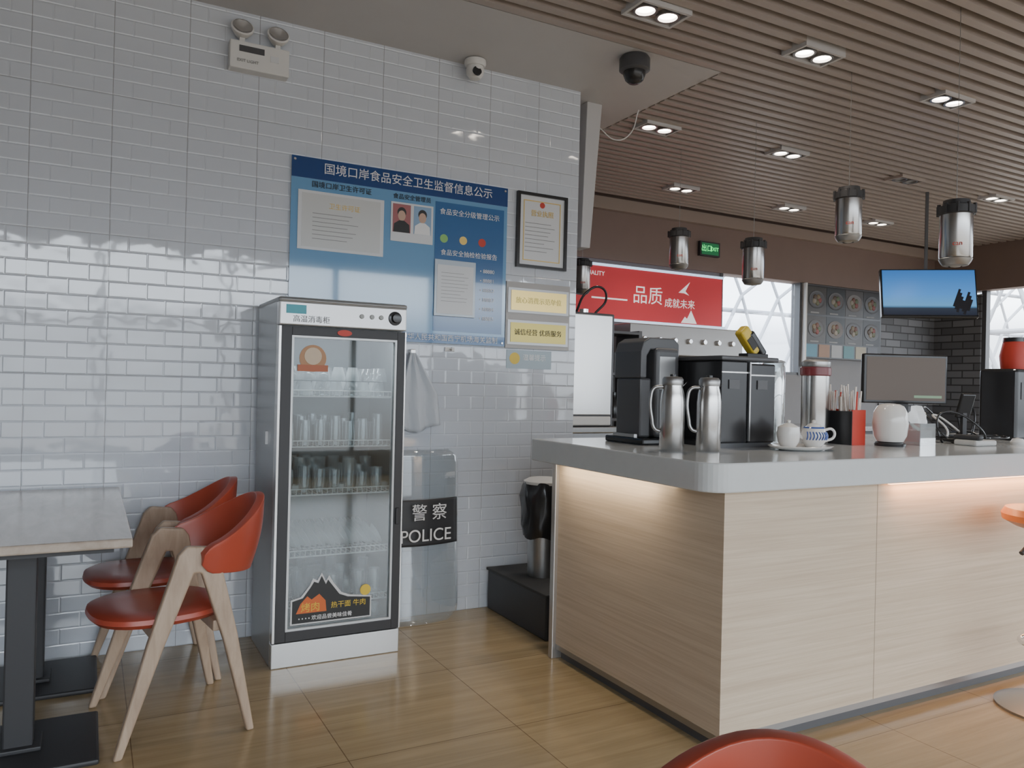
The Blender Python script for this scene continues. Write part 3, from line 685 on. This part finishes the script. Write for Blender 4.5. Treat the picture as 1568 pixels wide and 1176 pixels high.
for i in range(8):
    for j in range(6): bm.faces.new([g[i][j],g[i+1][j],g[i+1][j+1],g[i][j+1]])
finish(bm,'tissue',WTXT,e,smooth=True)
e=empty('pos_monitor',(4.22,2.97,ZT),math.radians(-24))
box('case',-.255,.255,-.02,.02,.20,.49,BLACK,e,bevel=.008)
box('screen',-.24,.24,-.022,-.0205,.218,.472,mat('screen_dim',(.05,.04,.035),.6,emit=(.13,.105,.09),es=.6),e)
box('taskbar',.05,.22,-.023,-.0222,.235,.25,mat('tb',(.15,.25,.15),.4,emit=(.12,.2,.12),es=.6),e)
box('neck',-.03,.03,.0,.03,.02,.22,BLACKM,e); box('foot',-.12,.12,-.08,.08,0,.02,BLACKM,e,bevel=.006)
e=empty('barcode_scanner',(4.22,2.60,ZT),math.radians(-20))
box('foot',-.05,.05,-.04,.05,0,.015,BLACKM,e,bevel=.004)
box('arm',-.012,.012,.0,.02,.015,.16,BLACKM,e)
bm=bmesh.new(); bbox(bm,-.04,.04,-.012,.012,-.07,.07,0,Matrix.Translation((0,0,.20))@Matrix.Rotation(math.radians(20),4,'X')); finish(bm,'scanner_head',BLACK,e,bevel=.006)
e=empty('desk_telephone',(4.02,2.42,ZT))
box('body',-.09,.09,-.06,.06,0,.03,mat('phone',(.50,.49,.47),.4),e,bevel=.01)
box('handset',-.08,-.04,-.07,.07,.03,.055,BLACKM,e,bevel=.01)
e=empty('computer_mouse',(4.40,2.42,ZT))
lathe('body',[(0,0),(.032,0),(.035,.012),(.025,.03),(0,.036)],(0,0,0),WHITE,e)
e=empty('cable_tangle',(4.25,2.68,ZT))
for i in range(8):
    pts=[(random.uniform(-.25,.3),random.uniform(-.16,.10),.006+random.uniform(0,.03)) for _ in range(6)]
    if i<4: pts[2]=(pts[2][0],pts[2][1],random.uniform(.12,.22))
    tube('cable_%d'%i,pts,.0055,BLACK if i!=3 else WHITE,e,res=2)
e=empty('bean_blender',(4.86,2.72,ZT))
box('body',-.14,.12,-.11,.11,0,.42,BLACK,e,bevel=.02,bseg=3)
box('panel',-.09,.07,-.113,-.11,.24,.34,DGREY,e)
lathe('hopper',[(0,.42),(.07,.42),(.078,.50),(.06,.585),(0,.59)],(.03,0,0),REDB,e)
lathe('hopper_lid',[(0,.59),(.062,.585),(.06,.61),(0,.615)],(.03,0,0),BLACK,e)

# ------------------------------------------------------------------ bar stool
e=empty('bar_stool',(3.57,1.80,0))
lathe('base',[(0,0),(.21,0),(.212,.01),(.19,.018),(.05,.035),(0,.035)],(0,0,0),STEELD,e,48)
lathe('post',[(0,.03),(.026,.03),(.026,.42),(.018,.42),(.018,.75),(0,.75)],(0,0,0),CHROME,e)
lathe('seat',[(0,.755),(.15,.76),(.195,.785),(.20,.81),(.185,.835),(.10,.845),(0,.842)],(0,0,0),ORNG,e,48)
lathe('seat_pan',[(0,.735),(.06,.735),(.14,.757),(0,.757)],(0,0,0),BLACKM,e)
tube('footrest',[(-.02,.02,.32),(-.16,.05,.30),(-.18,-.07,.30),(-.05,-.19,.30),(.1,-.16,.30),(.02,-.02,.32)],.010,CHROME,e)
tube('lift_lever',[(0,0,.73),(-.10,.03,.71),(-.18,.04,.66)],.010,BLACKM,e)

# ------------------------------------------------------------------ pendant lamps
def pendant(x,y,z):
    e=empty('pendant_lamp',(x,y,z))
    lathe('can',[(0,-.115),(.066,-.115),(.072,-.105),(.072,.105),(0,.105)],(0,0,0),CANM,e,36)
    lathe('lower_ring',[(.03,-.15),(.055,-.145),(.066,-.13),(.073,-.115),(.070,-.112),(.03,-.125)],(0,0,0),STEELD,e,36)
    lathe('bulb',[(0,-.155),(.022,-.15),(.032,-.14),(.03,-.12),(0,-.115)],(0,0,0),LAMPOFF,e,20)
    lathe('cap',[(.073,.095),(.082,.10),(.082,.135),(.060,.142),(.058,.165),(0,.168)],(0,0,0),BLACKM,e,36)
    lathe('cord',[(.0015,.16),(.0015,ZC-z+.02)],(0,0,0),STEELD,e,8)
    for k in range(10):
        a=2*math.pi*k/10; box('cap_rib_%d'%k,.079*math.cos(a)-.006,.079*math.cos(a)+.006,.079*math.sin(a)-.006,.079*math.sin(a)+.006,.098,.145,BLACKM,e)
    a=math.atan2(-y,-x)+.1
    text('label','can',(.0745*math.cos(a),.0745*math.sin(a),-.05),.032,REDB,e,rot=(math.pi/2,0,a+math.pi/2),align='CENTER')
for p in [(3.63,2.30,2.07),(3.82,3.06,2.32),(3.93,3.90,2.17),(3.95,4.69,2.37),(3.80,5.80,2.27)]: pendant(*p)

# ------------------------------------------------------------------ white drop duct by wall end
e=empty('drop_duct')
bm=bmesh.new()
def ring(z,x0,x1,y0,y1): return [bm.verts.new(p) for p in ((x0,y0,z),(x1,y0,z),(x1,y1,z),(x0,y1,z))]
a=ring(ZC,2.775,2.89,4.22,4.34); b=ring(2.20,2.75,2.82,4.22,4.34)
bm.faces.new(a); bm.faces.new(b)
for i in range(4): j=(i+1)%4; bm.faces.new([a[i],a[j],b[j],b[i]])
finish(bm,'duct_body',mat('duct_white',(.52,.51,.51),.5),e,bevel=.004)
tube('cable',[(2.89,4.25,3.0),(3.0,4.22,2.93),(3.1,4.2,2.98),(3.13,4.15,3.13)],.004,WHITE,e)
# water boiler
e=empty('water_boiler')
box('body',2.69,3.115,4.34,4.66,1.04,1.80,DGREY,e,bevel=.01)
box('front_cover',2.70,3.09,4.33,4.34,1.12,1.785,mat('satin_steel',(.78,.78,.77),.28,.75),e,bevel=.004)
box('lower_trim',2.70,3.09,4.325,4.34,1.05,1.11,WHITE,e,bevel=.01)
tube('hose',[(2.84,4.40,1.80),(2.88,4.34,1.93),(2.98,4.32,1.97),(3.04,4.34,1.90),(2.98,4.38,1.80)],.008,BLACK,e)
lathe('gauge',[(0,0),(.03,0),(.03,.03),(0,.03)],(2.93,4.44,1.80),CHROME,e)
e=empty('prep_cabinet')
box('carcass',2.68,3.15,4.36,5.2,0,1.0,STEELD,e,bevel=.005); box('worktop',2.67,3.17,4.33,5.2,1.0,1.04,STEEL,e,bevel=.004)

# ------------------------------------------------------------------ back wall objects
e=empty('red_wall_sign')
box('panel',3.2,5.85,YB-.06,YB-.002,1.98,2.475,RED,e)
box('light_rail',3.2,5.86,YB-.07,YB-.05,2.477,2.50,mat('blue_lit',(.4,.6,.9),.4,emit=(.6,.8,1),es=1.2),e)
box('light_rail_low',3.2,5.9,YB-.07,YB-.05,1.95,1.975,mat('blue_lit2',(.4,.6,.9),.4,emit=(.7,.85,1),es=1.0),e)
text('sign_big','品质',(4.68,YB-.065,2.22),.19,WEMIT,e); text('sign_small','成就未来',(5.08,YB-.065,2.17),.10,WEMIT,e)
text('sign_left','ENJOY QUALITY',(3.9,YB-.065,2.40),.06,WEMIT,e)
box('sign_rule',4.2,4.62,YB-.064,YB-.06,2.16,2.175,WEMIT,e)
bm=bmesh.new(); bm.faces.new([bm.verts.new((a,YB-.064,b)) for a,b in ((5.26,2.29),(5.41,2.41),(5.35,2.31),(5.40,2.27),(5.33,2.29))]); finish(bm,'plane_logo',WEMIT,e)
bm=bmesh.new(); bm.faces.new([bm.verts.new((a,YB-.064,b)) for a,b in ((5.30,1.985),(5.35,2.05),(5.38,2.03),(5.43,2.12),(5.51,1.985))]); finish(bm,'mountain_logo',WEMIT,e)
e=empty('extractor_hood')
box('hood',4.3,5.68,5.75,YB-.031,1.62,1.90,mat('hood_grey',(.38,.37,.36),.35,.6),e,bevel=.01)
for i in range(7):
    bm=bmesh.new(); lathe_bm(bm,cylp(.025,.03,.004),seg=16,mx=Matrix.Translation((4.45+i*.18,5.75,1.76))@Matrix.Rotation(math.pi/2,4,'X')); finish(bm,'knob_%d'%i,CHROME,e,smooth=True)
boxes('brackets',[(4.32,4.36,6.05,YB-.031,.95,1.62),(5.62,5.66,6.05,YB-.031,.95,1.62)],STEELD,e)
e=empty('back_bar')
box('carcass',3.3,8.4,5.7,YB-.03,0,.9,DGREY,e); box('worktop',3.28,8.42,5.67,YB-.03,.9,.95,STEEL,e)
e=empty('deck_oven'); box('body',4.4,5.4,5.75,6.04,.951,1.5,DGREY,e,bevel=.01)
box('window',4.5,5.1,5.74,5.75,1.05,1.4,BLACK,e); tube('handle',[(4.5,5.70,1.43),(4.8,5.70,1.43),(5.1,5.70,1.43)],.01,CHROME,e)
box('controls',5.15,5.37,5.74,5.75,1.05,1.45,STEELD,e)
e=empty('syrup_bottles',(4.05,5.9,.95))
for i in range(6):
    lathe('bottle_%d'%i,[(0,0),(.04,0),(.042,.02),(.042,.20),(.015,.27),(.015,.33),(0,.33)],(-.45+i*.1,.05*(i%2),0),[AMBER,BLACK,GRN,BLUE,AMBER,MAROON,DGREY][i],e,20)
e=empty('bottle_shelf'); 
boxes('frame',[(3.25,3.28,4.9,5.2,0,1.75),(3.75,3.78,4.9,5.2,0,1.75)]+[(3.28,3.75,4.9,5.2,z,z+.02) for z in (.1,.6,1.05,1.4,1.72)],DGREY,e)
for i in range(5):
    lathe('jar_%d'%i,[(0,0),(.035,0),(.037,.02),(.037,.12),(.02,.15),(.02,.20),(0,.20)],(3.34+i*.085,5.0,1.07),[DGREY,AMBER,YEL,BLACK,GRN,WHITE][i],e,18)
    lathe('tin_%d'%i,[(0,0),(.033,0),(.033,.16),(0,.16)],(3.34+i*.085,5.0,1.42),[BLACK,DGREY,MAROON,DGREY,BLACK,AMBER][i],e,18)
# exit sign
e=empty('exit_sign'); box('case',5.53,5.80,YB-.07,YB-.031,2.70,2.85,BLACKM,e); 
box('lit',5.55,5.78,YB-.073,YB-.07,2.715,2.835,mat('exit_green_dark',(.01,.10,.04),.5,emit=(.01,.20,.07),es=.4),e)
text('exit_text','出口',(5.615,YB-.075,2.775),.075,GREEN,e,align='CENTER'); text('exit_text_2','EXIT',(5.72,YB-.075,2.775),.055,GREEN,e,align='CENTER')
# menu board
e=empty('menu_board'); box('board',7.135,8.44,YB-.04,YB-.002,1.70,2.53,mat('menu_black',(.035,.033,.035),.3),e)
PC=[(.16,.07,.05),(.20,.16,.10),(.10,.07,.05),(.28,.25,.20),(.14,.14,.07),(.22,.06,.05),(.10,.13,.07)]
PM=[mat('dish_%d'%i,c,.5) for i,c in enumerate(PC)]
PH=[mat('photo_bg_m%d'%i,c,.4) for i,c in enumerate([(.04,.04,.045),(.06,.055,.05),(.035,.04,.045),(.08,.075,.075)])]
k=0
for r in range(2):
    for c in range(4):
        cx=7.31+c*.318; cz=2.36-r*.33; k+=1
        box('photo_%d'%k,cx-.152,cx+.152,YB-.042,YB-.04,cz-.155,cz+.155,PH[k%4],e)
        bm=bmesh.new(); lathe_bm(bm,[(0,0),(.115,0),(.12,.004),(.10,.002),(0,.002)],seg=24,mx=Matrix.Translation((cx,YB-.042,cz+.01))@Matrix.Rotation(math.pi/2,4,'X')@Matrix.Diagonal((1.1,.85,1,1))); finish(bm,'plate_%d'%k,[GREYW,DGREY,PH[3]][k%3],e)
        for q in range(5):
            a=q*1.3+k; bm=bmesh.new(); lathe_bm(bm,[(0,0),(.035,0),(.025,.006),(0,.008)],seg=10,mx=Matrix.Translation((cx+.045*math.cos(a),YB-.044,cz+.01+.035*math.sin(a)))@Matrix.Rotation(math.pi/2,4,'X')); finish(bm,'food_%d_%d'%(k,q),PM[(k+q)%7],e)
        box('price_%d'%k,cx-.10,cx+.04,YB-.044,YB-.042,cz-.145,cz-.13,GTXT,e)
for c in range(6):
    box('card_%d'%c,7.15+c*.21,7.33+c*.21,YB-.043,YB-.04,1.715,1.86,mat('cb%d'%c,[(.06,.2,.28),(.25,.12,.05),(.3,.3,.3),(.05,.18,.2),(.35,.3,.2),(.1,.1,.12)][c],.4),e)
box('white_frame',7.112,7.135,YB-.06,YB-.001,1.6,2.548,WHITE,e)
# TV
e=empty('television',(6.57,4.41,2.21),math.radians(-38))
mxr=Matrix.Rotation(math.radians(-12),4,'X')
bm=bmesh.new(); bbox(bm,-.40,.40,-.025,.025,-.225,.225,0,mxr); finish(bm,'bezel',BLACK,e,bevel=.006)
o=box('screen',-.385,.385,-.029,-.026,-.205,.212,gradient_screen('tv_picture',[(0,(.01,.015,.03)),(.14,(.02,.03,.05)),(.2,(.10,.30,.55)),(.45,(.06,.24,.60)),(1,(.03,.14,.42))],-.2,.21,1.3),e); o.rotation_euler=(math.radians(-12),0,0)
bm=bmesh.new(); 
for i in range(7): bbox(bm,.22+.02*i,.24+.02*i,-.031,-.029,-.05-.02*(i%3),.12-.03*(i%4),0,mxr@Matrix.Rotation(math.radians(20),4,'Y'))
finish(bm,'picture_plane',mat('pic_dark',(.02,.02,.03),.4),e)
boxes('mount',[(-.012,.012,.06,.08,.1,ZC-2.215),(-.06,.06,.02,.07,-.08,.12)],DGREY,e)

# ------------------------------------------------------------------ lighting
W=bpy.data.worlds.new('world'); SC.world=W; W.use_nodes=True; nt=W.node_tree; bg=nt.nodes['Background']
tc=nt.nodes.new('ShaderNodeTexCoord'); sp=nt.nodes.new('ShaderNodeSeparateXYZ'); nt.links.new(tc.outputs['Generated'],sp.inputs[0])
r=nt.nodes.new('ShaderNodeValToRGB'); mr=nt.nodes.new('ShaderNodeMapRange'); mr.inputs['From Min'].default_value=-1
nt.links.new(sp.outputs['Z'],mr.inputs['Value']); nt.links.new(mr.outputs[0],r.inputs[0])
e_=r.color_ramp.elements; e_[0].position=.46; e_[0].color=(.20,.195,.19,1); e_[1].position=.55; e_[1].color=(.84,.92,1,1)
x_=e_.new(.50); x_.color=(.31,.34,.37,1); x_=e_.new(.535); x_.color=(.44,.48,.53,1)
nt.links.new(r.outputs[0],bg.inputs['Color']); bg.inputs['Strength'].default_value=8.0

# ------------------------------------------------------------------ camera
c=bpy.data.cameras.new('camera'); c.sensor_width=36; c.lens=27.55; c.clip_start=.05
o=bpy.data.objects.new('camera',c); COL.objects.link(o)
M=Matrix.Rotation(math.radians(61.7-90),4,'Z')@Matrix.Rotation(math.radians(90.14),4,'X')@Matrix.Rotation(math.radians(1.35),4,'Z')
o.matrix_world=Matrix.Translation((0,0,1.3))@M
SC.camera=o
